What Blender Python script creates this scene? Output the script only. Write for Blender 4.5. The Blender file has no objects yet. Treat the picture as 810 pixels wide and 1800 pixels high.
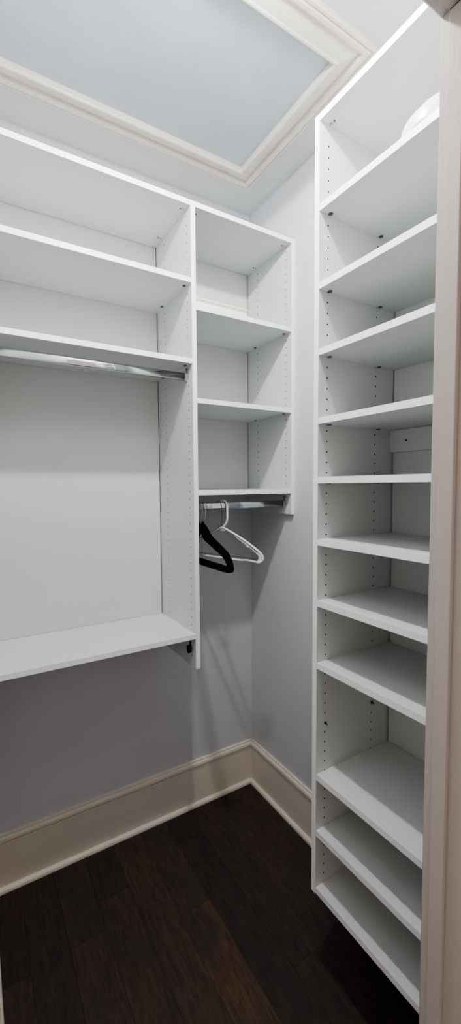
import bpy, bmesh, math, random
from mathutils import Vector, Matrix
random.seed(7)
SC = bpy.context.scene
COL = SC.collection
PI = math.pi

# ------------------------------------------------------------------ materials
def nt(name):
    m = bpy.data.materials.new(name); m.use_nodes = True
    return m, m.node_tree, m.node_tree.nodes['Principled BSDF']

def painted(name, col, rough=0.5, var=0.03, bump=0.0, scale=6.0, bscale=220.0, metal=0.0, spec=0.5, stretch=(1, 1, 1)):
    m, t, b = nt(name)
    N, L = t.nodes, t.links
    tc = N.new('ShaderNodeTexCoord')
    mp = N.new('ShaderNodeMapping'); mp.inputs['Scale'].default_value = stretch
    L.new(tc.outputs['Object'], mp.inputs['Vector'])
    nz = N.new('ShaderNodeTexNoise'); nz.inputs['Scale'].default_value = scale; nz.inputs['Detail'].default_value = 4
    L.new(mp.outputs['Vector'], nz.inputs['Vector'])
    cr = N.new('ShaderNodeValToRGB')
    e = cr.color_ramp.elements
    e[0].position = .3; e[1].position = .7
    e[0].color = (*[c * (1 - var) for c in col], 1); e[1].color = (*[min(1, c * (1 + var)) for c in col], 1)
    L.new(nz.outputs['Fac'], cr.inputs['Fac']); L.new(cr.outputs['Color'], b.inputs['Base Color'])
    b.inputs['Roughness'].default_value = rough
    b.inputs['Metallic'].default_value = metal
    b.inputs['Specular IOR Level'].default_value = spec
    if bump > 0:
        n2 = N.new('ShaderNodeTexNoise'); n2.inputs['Scale'].default_value = bscale; n2.inputs['Detail'].default_value = 2
        L.new(mp.outputs['Vector'], n2.inputs['Vector'])
        bp = N.new('ShaderNodeBump'); bp.inputs['Strength'].default_value = bump; bp.inputs['Distance'].default_value = .0008
        L.new(n2.outputs['Fac'], bp.inputs['Height']); L.new(bp.outputs['Normal'], b.inputs['Normal'])
    return m

M = {}
M['wall'] = painted('wall_paint', (.61, .63, .655), .6, .015, .25, 4, 150)
M['ceil'] = painted('ceiling_paint', (.66, .68, .665), .7, .015, .2, 4, 120)
M['hatchp'] = painted('hatch_paint', (.54, .60, .635), .6, .05, .15, 5, 60)
M['trim'] = painted('trim_enamel', (.72, .66, .585), .35, .02, .25, 5, 90, stretch=(1, 1, .3))
M['crown'] = painted('hatch_trim_enamel', (.78, .72, .64), .35, .02, .15, 5, 90)
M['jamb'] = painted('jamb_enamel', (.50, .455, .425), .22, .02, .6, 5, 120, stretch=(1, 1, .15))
M['mel'] = painted('white_melamine', (.655, .68, .668), .42, .012, .12, 3, 500)
M['edge'] = painted('lit_edge_band', (.90, .92, .95), .4, .01, 0)  # front edges of the boards, colour lightened to carry the direct lamp light
M['back'] = painted('white_backing_board', (.66, .68, .665), .5, .015, .15, 3, 300)
M['seam_shade'] = painted('painted_seam_shade', (.05, .05, .045), .8, .05)  # near-black colour standing in for the shade in the back-panel seams
M['hole'] = painted('dark_hole', (.012, .012, .012), .7, .1)
M['cam'] = painted('grey_cam_zinc', (.13, .13, .12), .45, .3, 0, 300, metal=.5)
M['camlight'] = painted('bright_cam_zinc', (.55, .56, .55), .35, .2, 0, 300, metal=.6)
M['chrome'] = painted('chrome', (.72, .74, .76), .12, .04, 0, 20, metal=1.0)
M['satin'] = painted('satin_nickel', (.55, .53, .50), .28, .08, 0, 60, metal=1.0)
M['darkmetal'] = painted('dark_metal', (.02, .02, .022), .4, .2, 0, 80, metal=.3)
M['velvet'] = painted('black_velvet', (.0035, .0035, .004), .95, .3, .6, 200, 900, spec=.1)
M['plastic'] = painted('white_plastic', (.80, .81, .80), .35, .01)
M['wire'] = painted('galvanised_wire', (.10, .10, .10), .35, .2, 0, 60, metal=.8)
M['cream'] = painted('cream_offcut', (.80, .78, .66), .45, .03, .1)
M['porcelain'] = painted('white_porcelain', (.8, .8, .79), .25, .01)

def frosted():
    m, t, b = nt('frosted_glass')
    b.inputs['Base Color'].default_value = (.74, .78, .79, 1)
    b.inputs['Roughness'].default_value = .3
    b.inputs['Subsurface Weight'].default_value = .3
    b.inputs['Subsurface Radius'].default_value = (.01, .01, .01)
    N, L = t.nodes, t.links
    nz = N.new('ShaderNodeTexNoise'); nz.inputs['Scale'].default_value = 90
    bp = N.new('ShaderNodeBump'); bp.inputs['Strength'].default_value = .05
    L.new(nz.outputs['Fac'], bp.inputs['Height']); L.new(bp.outputs['Normal'], b.inputs['Normal'])
    return m
M['frost'] = frosted()

def glow():
    m, t, b = nt('lit_bulb')
    b.inputs['Base Color'].default_value = (.9, .9, .9, 1)
    b.inputs['Emission Color'].default_value = (1.0, .985, .97, 1)
    b.inputs['Emission Strength'].default_value = BULB
    return m
BULB = 4.0
LAMP = 42.0
LAMP_OMNI = 9.5
M['bulb'] = glow()

def planks_mat():
    m, t, b = nt('dark_stained_planks')
    N, L = t.nodes, t.links
    tc = N.new('ShaderNodeTexCoord')
    at = N.new('ShaderNodeAttribute'); at.attribute_name = 'tone'; at.attribute_type = 'GEOMETRY'
    # offset the grain per plank
    cx = N.new('ShaderNodeCombineXYZ')
    ml = N.new('ShaderNodeMath'); ml.operation = 'MULTIPLY'; ml.inputs[1].default_value = 13.7
    sep = N.new('ShaderNodeSeparateColor'); L.new(at.outputs['Color'], sep.inputs['Color'])
    L.new(sep.outputs['Green'], ml.inputs[0]); L.new(ml.outputs[0], cx.inputs['X']); L.new(ml.outputs[0], cx.inputs['Y'])
    ad = N.new('ShaderNodeVectorMath'); ad.operation = 'ADD'
    L.new(tc.outputs['Object'], ad.inputs[0]); L.new(cx.outputs[0], ad.inputs[1])
    mp = N.new('ShaderNodeMapping'); mp.inputs['Scale'].default_value = (14, 2.2, 1)
    L.new(ad.outputs[0], mp.inputs['Vector'])
    g = N.new('ShaderNodeTexNoise'); g.inputs['Scale'].default_value = 5; g.inputs['Detail'].default_value = 8; g.inputs['Distortion'].default_value = 1.1
    L.new(mp.outputs[0], g.inputs['Vector'])
    mp2 = N.new('ShaderNodeMapping'); mp2.inputs['Scale'].default_value = (9, 3.2, 1)
    L.new(ad.outputs[0], mp2.inputs['Vector'])
    k = N.new('ShaderNodeTexNoise'); k.inputs['Scale'].default_value = 1.0; k.inputs['Detail'].default_value = 4; k.inputs['Distortion'].default_value = .6
    L.new(mp2.outputs[0], k.inputs['Vector'])
    base = N.new('ShaderNodeValToRGB'); e = base.color_ramp.elements
    e[0].position = .3; e[0].color = (.0210, .0150, .0135, 1); e[1].position = .75; e[1].color = (.050, .0345, .0290, 1)
    L.new(g.outputs['Fac'], base.inputs['Fac'])
    warm = N.new('ShaderNodeValToRGB'); e = warm.color_ramp.elements
    e[0].position = .3; e[0].color = (.038, .021, .013, 1); e[1].position = .75; e[1].color = (.100, .054, .029, 1)
    L.new(g.outputs['Fac'], warm.inputs['Fac'])
    kr = N.new('ShaderNodeValToRGB'); e = kr.color_ramp.elements
    e[0].position = .42; e[0].color = (0, 0, 0, 1); e[1].position = .62; e[1].color = (1, 1, 1, 1)
    L.new(k.outputs['Fac'], kr.inputs['Fac'])
    mm = N.new('ShaderNodeMath'); mm.operation = 'MULTIPLY'
    L.new(kr.outputs['Color'], mm.inputs[0]); L.new(sep.outputs['Red'], mm.inputs[1])
    mix = N.new('ShaderNodeMix'); mix.data_type = 'RGBA'
    L.new(mm.outputs[0], mix.inputs[0]); L.new(base.outputs['Color'], mix.inputs[6]); L.new(warm.outputs['Color'], mix.inputs[7])
    br = N.new('ShaderNodeVectorMath'); br.operation = 'SCALE'
    L.new(mix.outputs[2], br.inputs[0]); L.new(sep.outputs['Blue'], br.inputs['Scale'])
    L.new(br.outputs[0], b.inputs['Base Color'])
    b.inputs['Roughness'].default_value = .62
    b.inputs['Specular IOR Level'].default_value = .35
    bp = N.new('ShaderNodeBump'); bp.inputs['Strength'].default_value = .25; bp.inputs['Distance'].default_value = .001
    L.new(g.outputs['Fac'], bp.inputs['Height']); L.new(bp.outputs['Normal'], b.inputs['Normal'])
    return m
M['floor'] = planks_mat()

# ------------------------------------------------------------------ mesh helpers
class MB:
    def __init__(s): s.v = []; s.f = []; s.m = []; s.mats = []; s.sm = []
    def mi(s, m):
        if m not in s.mats: s.mats.append(m)
        return s.mats.index(m)
    def face(s, idx, m, smooth=False): s.f.append(idx); s.m.append(s.mi(m)); s.sm.append(smooth)
    def box(s, a, b, m, front=None, fm=None):
        x0, x1 = sorted((a[0], b[0])); y0, y1 = sorted((a[1], b[1])); z0, z1 = sorted((a[2], b[2]))
        n = len(s.v); n0 = len(s.f)
        s.v += [(x0, y0, z0), (x1, y0, z0), (x1, y1, z0), (x0, y1, z0), (x0, y0, z1), (x1, y0, z1), (x1, y1, z1), (x0, y1, z1)]
        for q in ((0, 3, 2, 1), (4, 5, 6, 7), (0, 1, 5, 4), (1, 2, 6, 5), (2, 3, 7, 6), (3, 0, 4, 7)):
            s.face([n + i for i in q], fm if (front is not None and len(s.f) - n0 == front) else m)
    def disc(s, c, axis, r, m, n=10, flip=False):
        k = len(s.v); ax = Vector(axis).normalized()
        u = ax.orthogonal().normalized(); w = ax.cross(u)
        for i in range(n):
            a = 2 * PI * i / n
            p = Vector(c) + u * r * math.cos(a) + w * r * math.sin(a); s.v.append(tuple(p))
        s.face([k + i for i in range(n)], m)
    def cyl(s, a, b, r, m, n=20, r2=None):
        a = Vector(a); b = Vector(b); ax = (b - a).normalized(); u = ax.orthogonal().normalized(); w = ax.cross(u)
        r2 = r if r2 is None else r2; k = len(s.v)
        for c, rr in ((a, r), (b, r2)):
            for i in range(n):
                t = 2 * PI * i / n; s.v.append(tuple(c + u * rr * math.cos(t) + w * rr * math.sin(t)))
        for i in range(n):
            j = (i + 1) % n; s.face([k + i, k + j, k + n + j, k + n + i], m, True)
        s.face([k + i for i in range(n)][::-1], m); s.face([k + n + i for i in range(n)], m)
    def tube(s, pts, r, m, n=10, closed=False, flat=None):
        """sweep; r number or list. flat=(rx_factor) scales along X"""
        P = [Vector(p) for p in pts]; K = len(P); k0 = len(s.v)
        rs = r if isinstance(r, (list, tuple)) else [r] * K
        ref = None
        for i in range(K):
            if closed: t = (P[(i + 1) % K] - P[i - 1]).normalized()
            else: t = (P[min(i + 1, K - 1)] - P[max(i - 1, 0)]).normalized()
            if ref is None: ref = t.orthogonal().normalized()
            ref = (ref - t * ref.dot(t)).normalized(); w = t.cross(ref)
            for j in range(n):
                a = 2 * PI * j / n; d = ref * math.cos(a) * rs[i] + w * math.sin(a) * rs[i]
                s.v.append(tuple(P[i] + d))
        rng = K if closed else K - 1
        for i in range(rng):
            a = k0 + i * n; b = k0 + ((i + 1) % K) * n
            for j in range(n):
                jj = (j + 1) % n; s.face([a + j, a + jj, b + jj, b + j], m, True)
        if not closed:
            s.face([k0 + j for j in range(n)][::-1], m); s.face([k0 + (K - 1) * n + j for j in range(n)], m)
    def prism(s, poly, fn0, fn1, m, smooth=False):
        """extrude 2D poly between two placement functions (u,v)->xyz"""
        k = len(s.v); n = len(poly)
        s.v += [tuple(fn0(*p)) for p in poly] + [tuple(fn1(*p)) for p in poly]
        for i in range(n):
            j = (i + 1) % n; s.face([k + i, k + j, k + n + j, k + n + i], m, smooth)
        s.face([k + i for i in range(n)][::-1], m); s.face([k + n + i for i in range(n)], m)
    def lathe(s, prof, c, m, n=48):
        k = len(s.v)
        for (r, z) in prof:
            for i in range(n):
                a = 2 * PI * i / n; s.v.append((c[0] + r * math.cos(a), c[1] + r * math.sin(a), c[2] + z))
        for q in range(len(prof) - 1):
            for i in range(n):
                j = (i + 1) % n; s.face([k + q * n + i, k + q * n + j, k + (q + 1) * n + j, k + (q + 1) * n + i], m, True)
    def build(s, name, parent=None, bevel=0.0, origin=None, seg=2, recalc=True):
        me = bpy.data.meshes.new(name)
        o = Vector(origin) if origin is not None else None
        if o is None:
            if parent is not None: o = Vector((0, 0, 0))
            else:
                xs = [v[0] for v in s.v]; ys = [v[1] for v in s.v]; zs = [v[2] for v in s.v]
                o = Vector(((min(xs) + max(xs)) / 2, (min(ys) + max(ys)) / 2, min(zs)))
        me.from_pydata([tuple(Vector(v) - o) for v in s.v], [], s.f)
        for m in s.mats: me.materials.append(m)
        for p, mi, sm in zip(me.polygons, s.m, s.sm): p.material_index = mi; p.use_smooth = sm
        if recalc:
            bm = bmesh.new(); bm.from_mesh(me); bmesh.ops.recalc_face_normals(bm, faces=bm.faces); bm.to_mesh(me); bm.free()
        ob = bpy.data.objects.new(name, me); COL.objects.link(ob); ob.location = o
        if bevel > 0:
            md = ob.modifiers.new('soft_edges', 'BEVEL'); md.width = bevel; md.segments = seg; md.limit_method = 'ANGLE'; md.angle_limit = math.radians(50)
        if parent is not None: adopt(ob, parent)
        return ob

def adopt(ob, parent):
    """parent while keeping the world place"""
    w = ob.location.copy(); p = parent; off = Vector((0, 0, 0))
    while p is not None: off += p.location; p = p.parent
    ob.parent = parent; ob.location = w - off

def thing(name, label, cat, loc, group=None):
    o = bpy.data.objects.new(name, None); COL.objects.link(o); o.location = loc; o.empty_display_size = .05
    o['label'] = label; o['category'] = cat
    if group: o['group'] = group
    return o
def tag(o, label, cat, group=None):
    o['label'] = label; o['category'] = cat
    if group: o['group'] = group
    return o
def struct(o): o['kind'] = 'structure'; return o

# ------------------------------------------------------------------ dimensions (metres, from the photo's perspective)
H = 2.969                      # ceiling
XL = -1.265                    # left wall
YF = -1.40                     # front (doorway) wall, inner face
TH = .019                      # board thickness
JX = -.551                     # right jamb face
JL = -1.262
HZ = 2.395                     # head jamb underside

# ------------------------------------------------------------------ room
b = MB(); b.box((XL - .1, 0, -.02), (.1, .1, H + .05), M['wall']); struct(b.build('wall_back'))
b = MB(); b.box((0, YF - .12, -.02), (.1, 0, H + .05), M['wall']); struct(b.build('wall_right'))
b = MB(); b.box((XL - .1, YF - .12, -.02), (XL, 0, H + .05), M['wall']); struct(b.build('wall_left'))
b = MB(); b.box((JX + .03, YF - .12, -.02), (0, YF, H + .05), M['wall']); b.box((XL, YF - .12, HZ + .03), (JX + .03, YF, H + .05), M['wall'])
struct(b.build('wall_front'))
b = MB(); b.box((XL - .1, YF - .12, H), (.1, .1, H + .06), M['ceil']); struct(b.build('ceiling'))

# floor: individual planks in one floor mesh, with a tone per plank
b = MB(); tones = []
b.box((-2.2, -3.2, -.03), (.1, .1, -.0015), M['hole']); tones += [(0, 0, 1)] * 6
row = 0; x = -.90 - .125 * 11
joints = {}
while x < .05:
    x1 = x + .125
    js = [-3.2]
    k = round((x + .90) / .125)
    y = -3.2 + random.uniform(.2, 1.0)
    if k == 2: js += [-1.9, -.475]
    elif k == 4: js += [-2.1, -.83]
    elif k == 0: js += [-1.75, -.26]
    elif k == 1: js += [-2.3, -1.02]
    elif k == 3: js += [-1.6, -.18]
    else:
        while y < -.1: js.append(y); y += random.uniform(.6, 1.25)
    js.append(.0)
    for a, c in zip(js[:-1], js[1:]):
        warm = random.uniform(0, .18); br = random.uniform(.75, 1.2)
        if k == 2 and c <= -.47 and a > -2: warm, br = 1.0, 1.15
        if k == 0 and c < -.2 and a > -2: warm, br = .55, 1.05
        if k == 1 and a < -1.0: warm = .4
        g = .0005
        n = len(b.v)
        b.v += [(x + g, a + g, 0), (x1 - g, a + g, 0), (x1 - g, c - g, 0), (x + g, c - g, 0), (x, a, -.0014), (x1, a, -.0014), (x1, c, -.0014), (x, c, -.0014)]
        for q in ((0, 1, 2, 3), (0, 4, 5, 1), (1, 5, 6, 2), (2, 6, 7, 3), (3, 7, 4, 0)):
            b.face([n + i for i in q], M['floor'])
        t = (warm, random.random(), br); tones += [t] * 5
    x = x1
fl = struct(b.build('floor', origin=(0, 0, 0), recalc=False))
ca = fl.data.color_attributes.new('tone', 'FLOAT_COLOR', 'CORNER')
for p, t in zip(fl.data.polygons, tones):
    for li in p.loop_indices: ca.data[li].color = (*t, 1)

# baseboards with moulded cap and quarter-round shoe
prof = [(0, 0), (.030, 0), (.0300, .006), (.0285, .012), (.0245, .0165), (.0195, .019), (.0145, .0195), (.0145, .192),
        (.0170, .1935), (.0175, .1955), (.0165, .1975), (.0120, .1985), (.0120, .2010), (.0190, .2030), (.0200, .2060), (.0190, .2150), (.0165, .2200), (.0130, .2225),
        (.0095, .2230), (.0095, .2255), (.0105, .2270), (.0100, .2300), (.0080, .2315), (0, .2315)]
b = MB(); b.prism(prof, lambda d, z: (XL, -d, z), lambda d, z: (0, -d, z), M['trim']); struct(b.build('baseboard_back'))
b = MB(); b.prism(prof, lambda d, z: (-d, -.002, z), lambda d, z: (-d, YF, z), M['trim']); struct(b.build('baseboard_right'))
b = MB(); b.prism(prof, lambda d, z: (XL + d, -.002, z), lambda d, z: (XL + d, YF, z), M['trim']); struct(b.build('baseboard_left'))

# attic hatch in the ceiling and its picture-frame moulding
hx0, hx1, hy0, hy1, HW = -1.166, -.2226, -.8013, -.263, .096
# (distance from inner edge, drop below ceiling)
cp = [(0, 0), (0, .022), (.002, .0265), (.006, .0285), (.011, .0275), (.014, .0240), (.016, .0235), (.030, .0190), (.045, .0125), (.058, .0060), (.0600, .0045), (.0615, .0045), (.0630, .0150),
      (.066, .0195), (.072, .0210), (.080, .0200), (.0825, .0180), (.0835, .0115), (.0855, .0115), (.0865, .0165), (.094, .0160), (.096, .0130), (.096, 0)]
b = MB(); k = 0; n = len(cp)
for (d, dz) in cp:
    b.v += [(hx0 - d, hy0 - d, H - dz), (hx1 + d, hy0 - d, H - dz), (hx1 + d, hy1 + d, H - dz), (hx0 - d, hy1 + d, H - dz)]
for i in range(n):
    j = (i + 1) % n
    for q in range(4):
        r = (q + 1) % 4; b.face([i * 4 + q, i * 4 + r, j * 4 + r, j * 4 + q], M['crown'])
struct(b.build('trim_1'))
b = MB(); b.box((hx0 + .001, hy0 + .001, H - .004), (hx1 - .001, hy1 - .001, H), M['hatchp'])
tag(b.build('attic_hatch'), 'flat grey-blue painted attic hatch panel inside the cream ceiling moulding', 'hatch')

# doorway: jambs, head and stops, plus inside casing
b = MB()
b.box((JX + .011, YF - .125, 0), (JX + .03, YF, HZ + .02), M['jamb'])
b.box((JL - .003, YF - .125, 0), (JL, YF, HZ + .02), M['jamb'])
b.box((JL, YF - .125, HZ + .011), (JX + .011, YF, HZ + .03), M['jamb'])
b.box((JX, YF - .027, 0), (JX + .011, YF, HZ), M['jamb'])
b.box((JL, YF - .027, HZ), (JX, YF, HZ + .011), M['jamb'])
struct(b.build('door_1', bevel=.0015))
b = MB()
cas = [(0, 0), (0, .015), (.002, .018), (.060, .018), (.064, .014), (.068, .021), (.085, .022), (.088, .018), (.088, 0)]
b.prism(cas, lambda d, e: (-.546 + d, YF + e, 0), lambda d, e: (-.546 + d, YF + e, 2.400 + d), M['jamb'])
b.prism(cas, lambda d, e: (XL, YF + e, 2.400 + d), lambda d, e: (-.546 + d, YF + e, 2.400 + d), M['jamb'])
struct(b.build('trim_2'))

# ------------------------------------------------------------------ closet system pieces
def holes_z(z0, z1, phase):
    k = math.ceil((z0 + .03 - phase) / .032); out = []
    while phase + k * .032 < z1 - .03: out.append(phase + k * .032); k += 1
    return out

def cam(mb, c, r=.0065, m=None):
    mb.cyl(c, (c[0], c[1], c[2] - .0025), r, m or M['cam'], 16)

# ---- long unit on the back wall
DA = .3535; XD = -.5008; YB = -.0005
zT = 2.667; ZB = .8709; ZE = 1.4759
unit = thing('closet_shelf_unit', 'wide white wall-hung closet unit with two bays, shelves and chrome rods on the back wall', 'shelf unit', (-.63, -.177, ZB))
PH = 2.5787 % .032
def side_x(name, x0, x1, z0, z1, holes=(1, 1), zlab=None):
    b = MB(); b.box((x0, -DA, z0), (x1, YB, z1), M['mel'], 2, M['edge'])
    for z in holes_z(z0, z1, PH):
        for yy in (-.3172, -.0950):
            if holes[0]: b.disc((x0 - .0003, yy, z), (-1, 0, 0), .0029, M['hole'], 10)
            if holes[1]: b.disc((x1 + .0003, yy, z), (1, 0, 0), .0029, M['hole'], 10)
    return b.build(name, unit, recalc=False)
side_x('side_panel', XL + .001, XL + .001 + TH, ZB, zT + TH, (0, 1))
side_x('divider_panel', XD - TH / 2, XD + TH / 2, ZB, zT + TH, (1, 1))
side_x('side_panel', -TH - .0005, -.0005, ZE, zT + TH, (1, 0))
xl0, xl1 = XL + .001 + TH, XD - TH / 2
xr0, xr1 = XD + TH / 2, -TH - .0005
def shelf_x(name, x0, x1, z, parent=unit, cams='dark', yb=-.0115):
    b = MB(); b.box((x0 + .0003, -DA + .0005, z), (x1 - .0003, yb, z + TH), M['mel'], 2, M['edge'])
    o = b.build(name, parent)
    for xx in (x0 + .013, x1 - .013):
        for yy in (-.3160, -.0930):
            c = MB()
            if cams == 'dark': cam(c, (xx, yy, z))
            elif cams == 'top':
                cam(c, (xx, yy, z), .005, M['camlight']); c.cyl((xx - .011 * (1 if xx > (x0 + x1) / 2 else -1), yy, z), (xx - .011 * (1 if xx > (x0 + x1) / 2 else -1), yy, z - .002), .003, M['cam'], 10)
            if cams: c.build('cam_fitting', o)
    return o
shelf_x('top_panel', xl0, xl1, zT, cams='top'); shelf_x('top_panel', xr0, xr1, zT, cams='top')
for z in (2.3836, 2.0807): shelf_x('shelf', xl0, xl1, z)
shelf_x('shelf', xl0, xl1, 1.0135 - TH, cams=None, yb=-.004)
for z in (2.2877, 1.9329, 1.5715): shelf_x('shelf', xr0, xr1, z)
b = MB(); b.box((xl0 + .004, -.0085, 1.0135 + .001), (xl1 - .004, -.0035, zT + TH), M['back']); b.box((xl0 + .0003, -.0035, 1.0145), (xl1 - .0003, -.0015, zT + TH), M['seam_shade']); b.build('back_panel', unit)  # wider dark strip behind the board paints the seam shade
b = MB(); b.box((xr0 + .004, -.0085, 1.5715 - .002), (xr1 - .004, -.0035, zT + TH), M['back']); b.box((xr0 + .0003, -.0035, 1.5705), (xr1 - .0003, -.0015, zT + TH), M['seam_shade']); b.build('back_panel', unit)

# oval closet rods with end brackets
def oval_section(hy, hz, n=24):
    pts = []
    for i in range(n):
        a = 2 * PI * i / n; cc, ss = math.cos(a), math.sin(a)
        pts.append((hy * math.copysign(abs(cc) ** .6, cc), hz * math.copysign(abs(ss) ** .55, ss)))
    return pts
def bracket(mb, x, sx, y, z, m):
    """flange cup screwed to the panel at x, opening toward sx"""
    prof = []
    for i in range(17):
        a = PI + PI * i / 16; prof.append((.0115 * math.cos(a), .018 * math.sin(a) * .9))
    prof += [(.0115, .012), (.007, .018), (.007, .030)] + [(.007 * math.cos(PI * i / 8), .030 + .007 * math.sin(PI * i / 8)) for i in range(1, 8)] + [(-.007, .030), (-.007, .018), (-.0115, .012)]
    mb.prism(prof, lambda u, v: (x, y + u, z + v), lambda u, v: (x + sx * .0025, y + u, z + v), m)
    ring = [(.0105 * math.cos(PI + PI * i / 12), .0175 * math.sin(PI + PI * i / 12)) for i in range(13)]
    outer = [(-.0105, .012)] + ring + [(.0105, .012)]
    inner = [(u * .84, v * .9 if v < 0 else v) for u, v in outer][::-1]
    for i in range(len(outer) - 1):
        a, c = outer[i], outer[i + 1]; ai, ci = (a[0] * .84, a[1] * .9 if a[1] < 0 else a[1]), (c[0] * .84, c[1] * .9 if c[1] < 0 else c[1])
        mb.prism([a, c, ci, ai], lambda u, v: (x, y + u, z + v), lambda u, v: (x + sx * .013, y + u, z + v), m)
    mb.cyl((x, y, z + .030), (x + sx * .0045, y, z + .030), .0035, M['cam'], 12)
def rod(x0, x1, y, z):
    b = MB(); sec = oval_section(.0075, .0150)
    b.prism(sec, lambda u, v: (x0 + .0026, y + u, z + v), lambda u, v: (x1 - .0026, y + u, z + v), M['chrome'], True)
    o = b.build('hanging_rod', unit)
    o['label'] = 'polished chrome oval rod'
    for x, sx in ((x0, 1), (x1, -1)):
        c = MB(); bracket(c, x, sx, y, z, M['satin']); c.build('rod_bracket', o)
    return o
YR = -.305; ZR = 1.5245; ZL = 2.0445 - .006
rod(xl0, xl1, YR, ZL); rod(xr0, xr1, YR, ZR)
b = MB(); bracket(b, xl1, -1, -.305, .9395, M['darkmetal']); o = b.build('rod_bracket', unit); o['label'] = 'empty dark rod bracket under the lowest shelf'

# ---- tall tower on the right wall
DB = .3534; YT = -.8823; YT2 = YF + TH + .004; XB = -.0005
TT = 2.6664; TZ = .2805
tow = thing('shelf_tower', 'tall narrow white shelf tower with eleven shelves hung on the right wall beside the doorway', 'shelf unit', (-.177, (YT + YT2) / 2, TZ))
PT = 2.639 % .032
def side_y(y0, y1, face):
    b = MB(); b.box((-DB, y0, TZ), (XB, y1, TT + TH), M['mel'], 5, M['edge'])
    yy = y0 - .0003 if face < 0 else y1 + .0003
    for z in holes_z(TZ, TT, PT):
        for xx in (-.3170, -.0975): b.disc((xx, yy, z), (0, face, 0), .0028, M['hole'], 10)
    return b.build('side_panel', tow, recalc=False)
far = side_y(YT, YT + TH, -1); side_y(YT2 - TH, YT2, 1)
tb = [2.4139, 2.1907, 1.9978, 1.7938] + [z - TH for z in (1.6339, 1.4423, 1.2508, 1.0518, .6863, .4983, .3032)]
def shelf_y(name, z, top=False):
    b = MB(); b.box((-DB + .0005, YT2 + .0003, z), (-.0105, YT - .0003, z + TH), M['mel'], 5, M['edge'])
    o = b.build(name, tow)
    for yy in (YT - .0085, YT2 + .0085):
        sg = -1 if yy > -1.1 else 1
        for xx in (-.3150, -.0910):
            c = MB()
            if top:
                cam(c, (xx, yy, z), .004, M['camlight']); c.box((xx - .004, yy - .003, z), (xx + .004, yy + .003, z - .002), M['cam']); c.cyl((xx, yy + sg * .012, z), (xx, yy + sg * .012, z - .002), .0035, M['cam'], 12)
            else: cam(c, (xx, yy, z), .0068)
            c.build('cam_fitting', o)
    return o
shelf_y('top_panel', TT, True)
for z in tb: shelf_y('shelf', z)
b = MB(); b.box((-.0080, YT2 + .003, TZ + .004), (-.0030, YT - .0045, TT + TH), M['back']); b.box((-.0030, YT2 + .0005, TZ + .004), (-.0015, YT - .0005, TT + TH), M['seam_shade']); b.build('back_panel', tow)  # dark strip added behind the board as painted seam shade
b = MB(); b.box((-.0210, YT2 + .0005, 1.7188), (-.0082, YT - .0005, 1.7930), M['mel']); cl = b.build('mounting_rail', tow, bevel=.0006)
for ys in (-.9474, -1.31):
    b = MB(); b.cyl((-.0208, ys, 1.7558), (-.0225, ys, 1.7558), .0040, M['darkmetal'], 16); b.build('screw', cl)
for (xx, zz) in ((-.3170, .8465), (-.0975, .8531)):      # loose shelf pins left in the far panel
    b = MB(); b.cyl((xx, YT, zz), (xx + .001, YT - .011, zz - .002), .0022, M['darkmetal'], 10)
    b.box((xx - .003, YT - .004, zz - .003), (xx + .005, YT - .002, zz + .003), M['darkmetal'])
    b.build('shelf_pin', far)

# ------------------------------------------------------------------ hangers
def bez(P, n=8):
    """Catmull-Rom through points"""
    P = [Vector(p) for p in P]; out = []
    for i in range(len(P) - 1):
        p0 = P[max(i - 1, 0)]; p1 = P[i]; p2 = P[i + 1]; p3 = P[min(i + 2, len(P) - 1)]
        for k in range(n):
            t = k / n
            out.append(.5 * ((2 * p1) + (-p0 + p2) * t + (2 * p0 - 5 * p1 + 4 * p2 - p3) * t * t + (-p0 + 3 * p1 - 3 * p2 + p3) * t ** 3))
    out.append(P[-1]); return out
def plane_fn(x, ang):
    """u runs toward the doorway (near side) in the hanger's plane"""
    ca, sa = math.cos(ang), math.sin(ang)
    return lambda u, z, w=0: Vector((x + u * sa + w * ca, YR - u * ca + w * sa, z))
RT = ZR + .0150
def hook_pts(f, neckz, bulge=.021, r0=.0045):
    top = RT + r0
    return [f(0, neckz), f(.010, neckz + .010), f(bulge, neckz + .030), f(bulge + .001, top - .030), f(bulge - .003, top - .008), f(.010, top + .001), f(.0, top + .0025), f(-.009, top - .002), f(-.016, top - .014), f(-.018, top - .030)]

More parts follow.
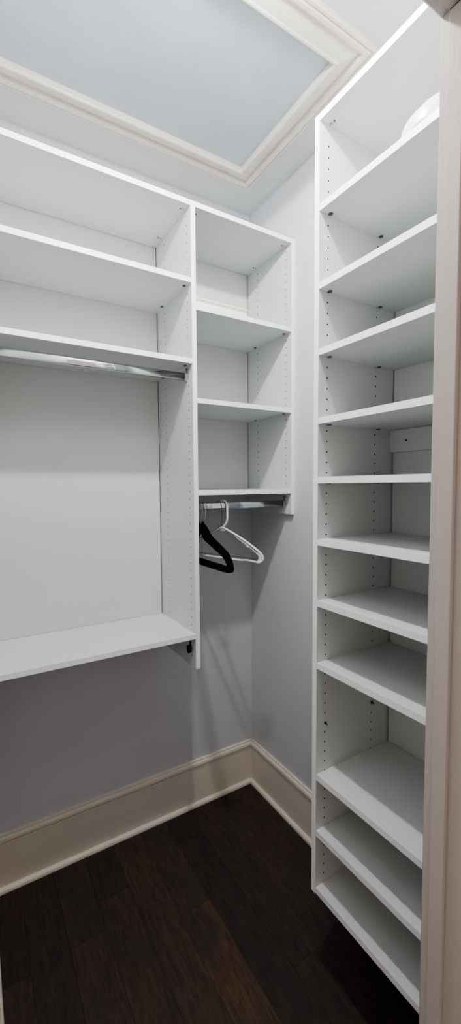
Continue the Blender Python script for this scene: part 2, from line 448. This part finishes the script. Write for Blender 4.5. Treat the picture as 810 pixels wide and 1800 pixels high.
# white tubular plastic hanger
def plastic_hanger(x, ang):
    f = plane_fn(x, ang)
    t = thing('clothes_hanger', 'white tubular plastic hanger on the short rod under the right-hand shelves', 'hanger', f(0, 1.30), 'hangers on the short rod')
    hw, zt, zn = .205, 1.322, 1.432
    # outer loop: shoulders, rounded tips, trouser bar
    pts = [f(0, zn)]
    def side(s):
        return [f(s * .02, zn - .007), f(s * .10, 1.392), f(s * .165, 1.358), f(s * (hw - .012), 1.340), f(s * hw, 1.325), f(s * (hw - .003), 1.310), f(s * (hw - .020), 1.3015), f(s * .155, 1.3035), f(s * .12, 1.304), f(s * .110, 1.302), f(s * .09, 1.3015)]
    loop = [f(0, zn)] + side(1) + [f(0, 1.3015)] + side(-1)[::-1]
    L2 = loop + [loop[0]]
    pts = bez(L2, 6)[:-1]
    b = MB(); b.tube(pts, .0042, M['plastic'], 10, closed=True)
    for s in (1, -1):   # inner rail and web at the tips
        b.tube(bez([f(s * .055, 1.410), f(s * .085, 1.388), f(s * .13, 1.366), f(s * .188, 1.329)], 5), .0018, M['plastic'], 8)
        b.prism([(s * (hw - .026), 1.342), (s * (hw - .004), 1.330), (s * (hw - .008), 1.306), (s * (hw - .030), 1.304), (s * (hw - .018), 1.318)], lambda u, z: f(u, z, -.0014), lambda u, z: f(u, z, .0014), M['plastic'])
        # small strap hook
        b.tube(bez([f(s * .122, 1.376), f(s * .126, 1.364), f(s * .132, 1.359), f(s * .139, 1.364), f(s * .140, 1.370)], 5), .0020, M['plastic'], 8)
    b.prism([(-.016, 1.430), (.016, 1.430), (.010, 1.417), (-.010, 1.417)], lambda u, z: f(u, z, -.0015), lambda u, z: f(u, z, .0015), M['plastic'])
    b.build('hanger_body', t)
    b = MB(); b.tube(bez(hook_pts(f, zn, .024), 6), .0042, M['plastic'], 12); b.build('hook', t)
    return t
plastic_hanger(-.352, math.radians(20))

# wire hanger
def wire_hanger(x, ang):
    f = plane_fn(x, ang)
    t = thing('clothes_hanger', 'thin grey wire hanger between the white plastic and black velvet hangers', 'hanger', f(0, 1.30), 'hangers on the short rod')
    zn = 1.437
    loop = [f(0, zn - .006), f(.012, zn - .012), f(.10, 1.384), f(.172, 1.338), f(.188, 1.322), f(.178, 1.316), f(.10, 1.317), f(0, 1.317), f(-.10, 1.317), f(-.178, 1.316), f(-.188, 1.322), f(-.172, 1.338), f(-.10, 1.384), f(-.012, zn - .012)]
    b = MB(); b.tube(bez(loop + [loop[0]], 5)[:-1], .0011, M['wire'], 8, closed=True); b.build('hanger_body', t)
    b = MB(); b.tube(bez(hook_pts(f, zn - .006, .016, .0015), 6), .0011, M['wire'], 8)
    b.tube([f(.001 * math.cos(k) * 1.8, zn - .008 + .0011 * k, .0018 * math.sin(k)) for k in range(18)], .0010, M['wire'], 6)
    b.build('hook', t)
wire_hanger(-.372, math.radians(24))

# black velvet hangers: flat body cut out as a ring
def velvet_hanger(x, ang, label, drop=0, lean=0):
    f = plane_fn(x, ang)
    t = thing('clothes_hanger', label, 'hanger', f(0, 1.28), 'hangers on the short rod')
    outer = [(0, 1.456), (.012, 1.454), (.032, 1.444), (.050, 1.430), (.066, 1.416), (.085, 1.406), (.120, 1.392), (.160, 1.376), (.192, 1.362), (.212, 1.350), (.226, 1.334), (.236, 1.316), (.239, 1.302), (.234, 1.291), (.222, 1.286), (.200, 1.284), (.10, 1.284), (0, 1.285)]
    inner = [(0, 1.418), (.012, 1.417), (.020, 1.412), (.030, 1.398), (.042, 1.390), (.070, 1.380), (.100, 1.370), (.130, 1.359), (.160, 1.348), (.182, 1.338), (.196, 1.328), (.204, 1.318), (.208, 1.311), (.206, 1.308), (.198, 1.307), (.180, 1.307), (.10, 1.307), (0, 1.307)]
    b = MB(); n = len(outer); W = .0026
    ring_o = outer + [(-u, z) for u, z in outer[-2:0:-1]]; ring_i = inner + [(-u, z) for u, z in inner[-2:0:-1]]
    K = len(ring_o)
    for w in (-W, W):
        for r in (ring_o, ring_i):
            for (u, z) in r: b.v.append(tuple(f(u, z - drop, w)))
    def id(w, r, i): return (w * 2 + r) * K + i % K
    for i in range(K):
        b.face([id(0, 0, i), id(0, 0, i + 1), id(0, 1, i + 1), id(0, 1, i)], M['velvet'])
        b.face([id(1, 0, i), id(1, 1, i), id(1, 1, i + 1), id(1, 0, i + 1)], M['velvet'])
        b.face([id(0, 0, i), id(1, 0, i), id(1, 0, i + 1), id(0, 0, i + 1)], M['velvet'])
        b.face([id(0, 1, i), id(0, 1, i + 1), id(1, 1, i + 1), id(1, 1, i)], M['velvet'])
    b.build('hanger_body', t, bevel=.0012)
    hp = hook_pts(f, 1.452 - drop, .018, .002); hp = [p + Vector((lean * min(1, max(0, (p.z - 1.455) / .05)), 0, 0)) for p in hp]
    b = MB(); b.tube(bez(hp, 6), .0017, M['chrome'], 10)
    b.cyl(f(0, 1.450 - drop), f(0, 1.462 - drop), .0042, M['velvet'], 12)
    b.build('hook', t)
velvet_hanger(-.4640, math.radians(2.0), 'black velvet hanger nearest the divider panel, its neck half hidden by the panel edge', 0, .004)
velvet_hanger(-.4470, 0, 'black velvet hanger with its shoulder in full view, beside the grey wire hanger', .0, .004)

# ------------------------------------------------------------------ loose things on shelves
# moulding offcut on the upper right-bay shelf
zs = 2.2877 + TH
cv = [(0, 0), (.016, 0), (.017, .003), (.014, .008), (.0115, .014), (.0120, .019), (.0155, .024), (.017, .028), (.016, .031), (.012, .0325), (0, .0325)]
b = MB(); b.prism(cv, lambda d, z: (xr0 + .004, -.331 - d, zs + .0003 + z), lambda d, z: (-.248 - .004 * math.sin(z * 110), -.331 - d, zs + .0003 + z), M['cream'])
tag(b.build('moulding_offcut', bevel=.0005), 'short cream moulding offcut lying along the front edge of the upper right-bay shelf', 'trim piece')

# frosted dome shade on the tower's topmost shelf
c = (-.260, -1.205, 2.4139 + TH + .0003)
R = .0925
pr = [(R - .004, 0), (R, 0), (R + .0005, .006), (R, .030), (R - .003, .036), (R - .006, .040)]
for i in range(1, 15):
    a = PI / 2 * i / 14; a0 = math.asin(.040 / (R - .001)); a = a0 + (PI / 2 - a0) * i / 14
    pr.append(((R - .001) * math.cos(a) - (0.003 * math.cos(a)), (R - .001) * math.sin(a)))
pr[-1] = (.0001, R - .001)
inn = [(max(.0001, r - .004), max(0, z - .004)) for r, z in pr[1:]][::-1]
b = MB(); b.lathe(pr + inn, c, M['frost'])
tag(b.build('glass_dome_shade', recalc=True), 'round frosted white glass dome resting on the topmost shelf of the tower', 'lamp shade')

# ------------------------------------------------------------------ ceiling lamp (just above the frame)
lx, ly = -.75, -1.02
LZ = 2.885
t = thing('ceiling_light', 'small round white ceiling light fixture near the doorway', 'light', (lx, ly, H))
b = MB(); b.lathe([(.0001, 0), (.052, 0), (.054, -.006), (.050, -.016), (.030, -.024), (.026, -.036), (.0001, -.036)], (lx, ly, H), M['porcelain'], 40); b.build('lamp_holder', t)
b = MB(); b.lathe([(.0001, -.0362), (.013, -.0362), (.013, -.042), (.020, -.050), (.022, -.056), (.018, -.062), (.0001, -.065)], (lx, ly, H), M['bulb'], 40); b.build('bulb', t)
ld = bpy.data.lights.new('lamp', 'SPOT'); ld.energy = LAMP; ld.spot_size = math.radians(179); ld.spot_blend = .02; ld.shadow_soft_size = .035
ld.color = (1.0, .985, .965)
lo = bpy.data.objects.new('lamp', ld); COL.objects.link(lo); lo.location = (lx, ly, LZ)
lp = bpy.data.lights.new('lamp_glow', 'POINT'); lp.energy = LAMP_OMNI; lp.shadow_soft_size = .022; lp.color = ld.color
lo2 = bpy.data.objects.new('lamp_glow', lp); COL.objects.link(lo2); lo2.location = (lx, ly, LZ - .004)

# ------------------------------------------------------------------ world: dim warm hallway beyond the doorway
w = bpy.data.worlds.new('hall'); SC.world = w; w.use_nodes = True
bg = w.node_tree.nodes['Background']; bg.inputs[0].default_value = (1.0, .85, .77, 1); bg.inputs[1].default_value = .62

# ------------------------------------------------------------------ camera
C = Vector((-1.2605, -1.8514, 1.6104)); yaw, pit, rol = (math.radians(a) for a in (-31.499, -3.6071, -.4063)); F = 745.38
fw = Vector((-math.sin(yaw) * math.cos(pit), math.cos(yaw) * math.cos(pit), math.sin(pit)))
rt = Vector((math.cos(yaw), math.sin(yaw), 0)); up = rt.cross(fw)
r2 = rt * math.cos(rol) + up * math.sin(rol); u2 = -rt * math.sin(rol) + up * math.cos(rol)
cd = bpy.data.cameras.new('camera'); co = bpy.data.objects.new('camera', cd); COL.objects.link(co)
mt = Matrix((r2, u2, -fw)).transposed().to_4x4(); mt.translation = C; co.matrix_world = mt
cd.sensor_fit = 'AUTO'; cd.sensor_width = 36; cd.lens = F * 36 / 1800; cd.clip_start = .02
SC.camera = co
SC.view_settings.view_transform = 'AgX'
SC.view_settings.look = 'AgX - Medium High Contrast'
SC.view_settings.exposure = 0.24
SC.cycles.max_bounces = 10; SC.cycles.diffuse_bounces = 6
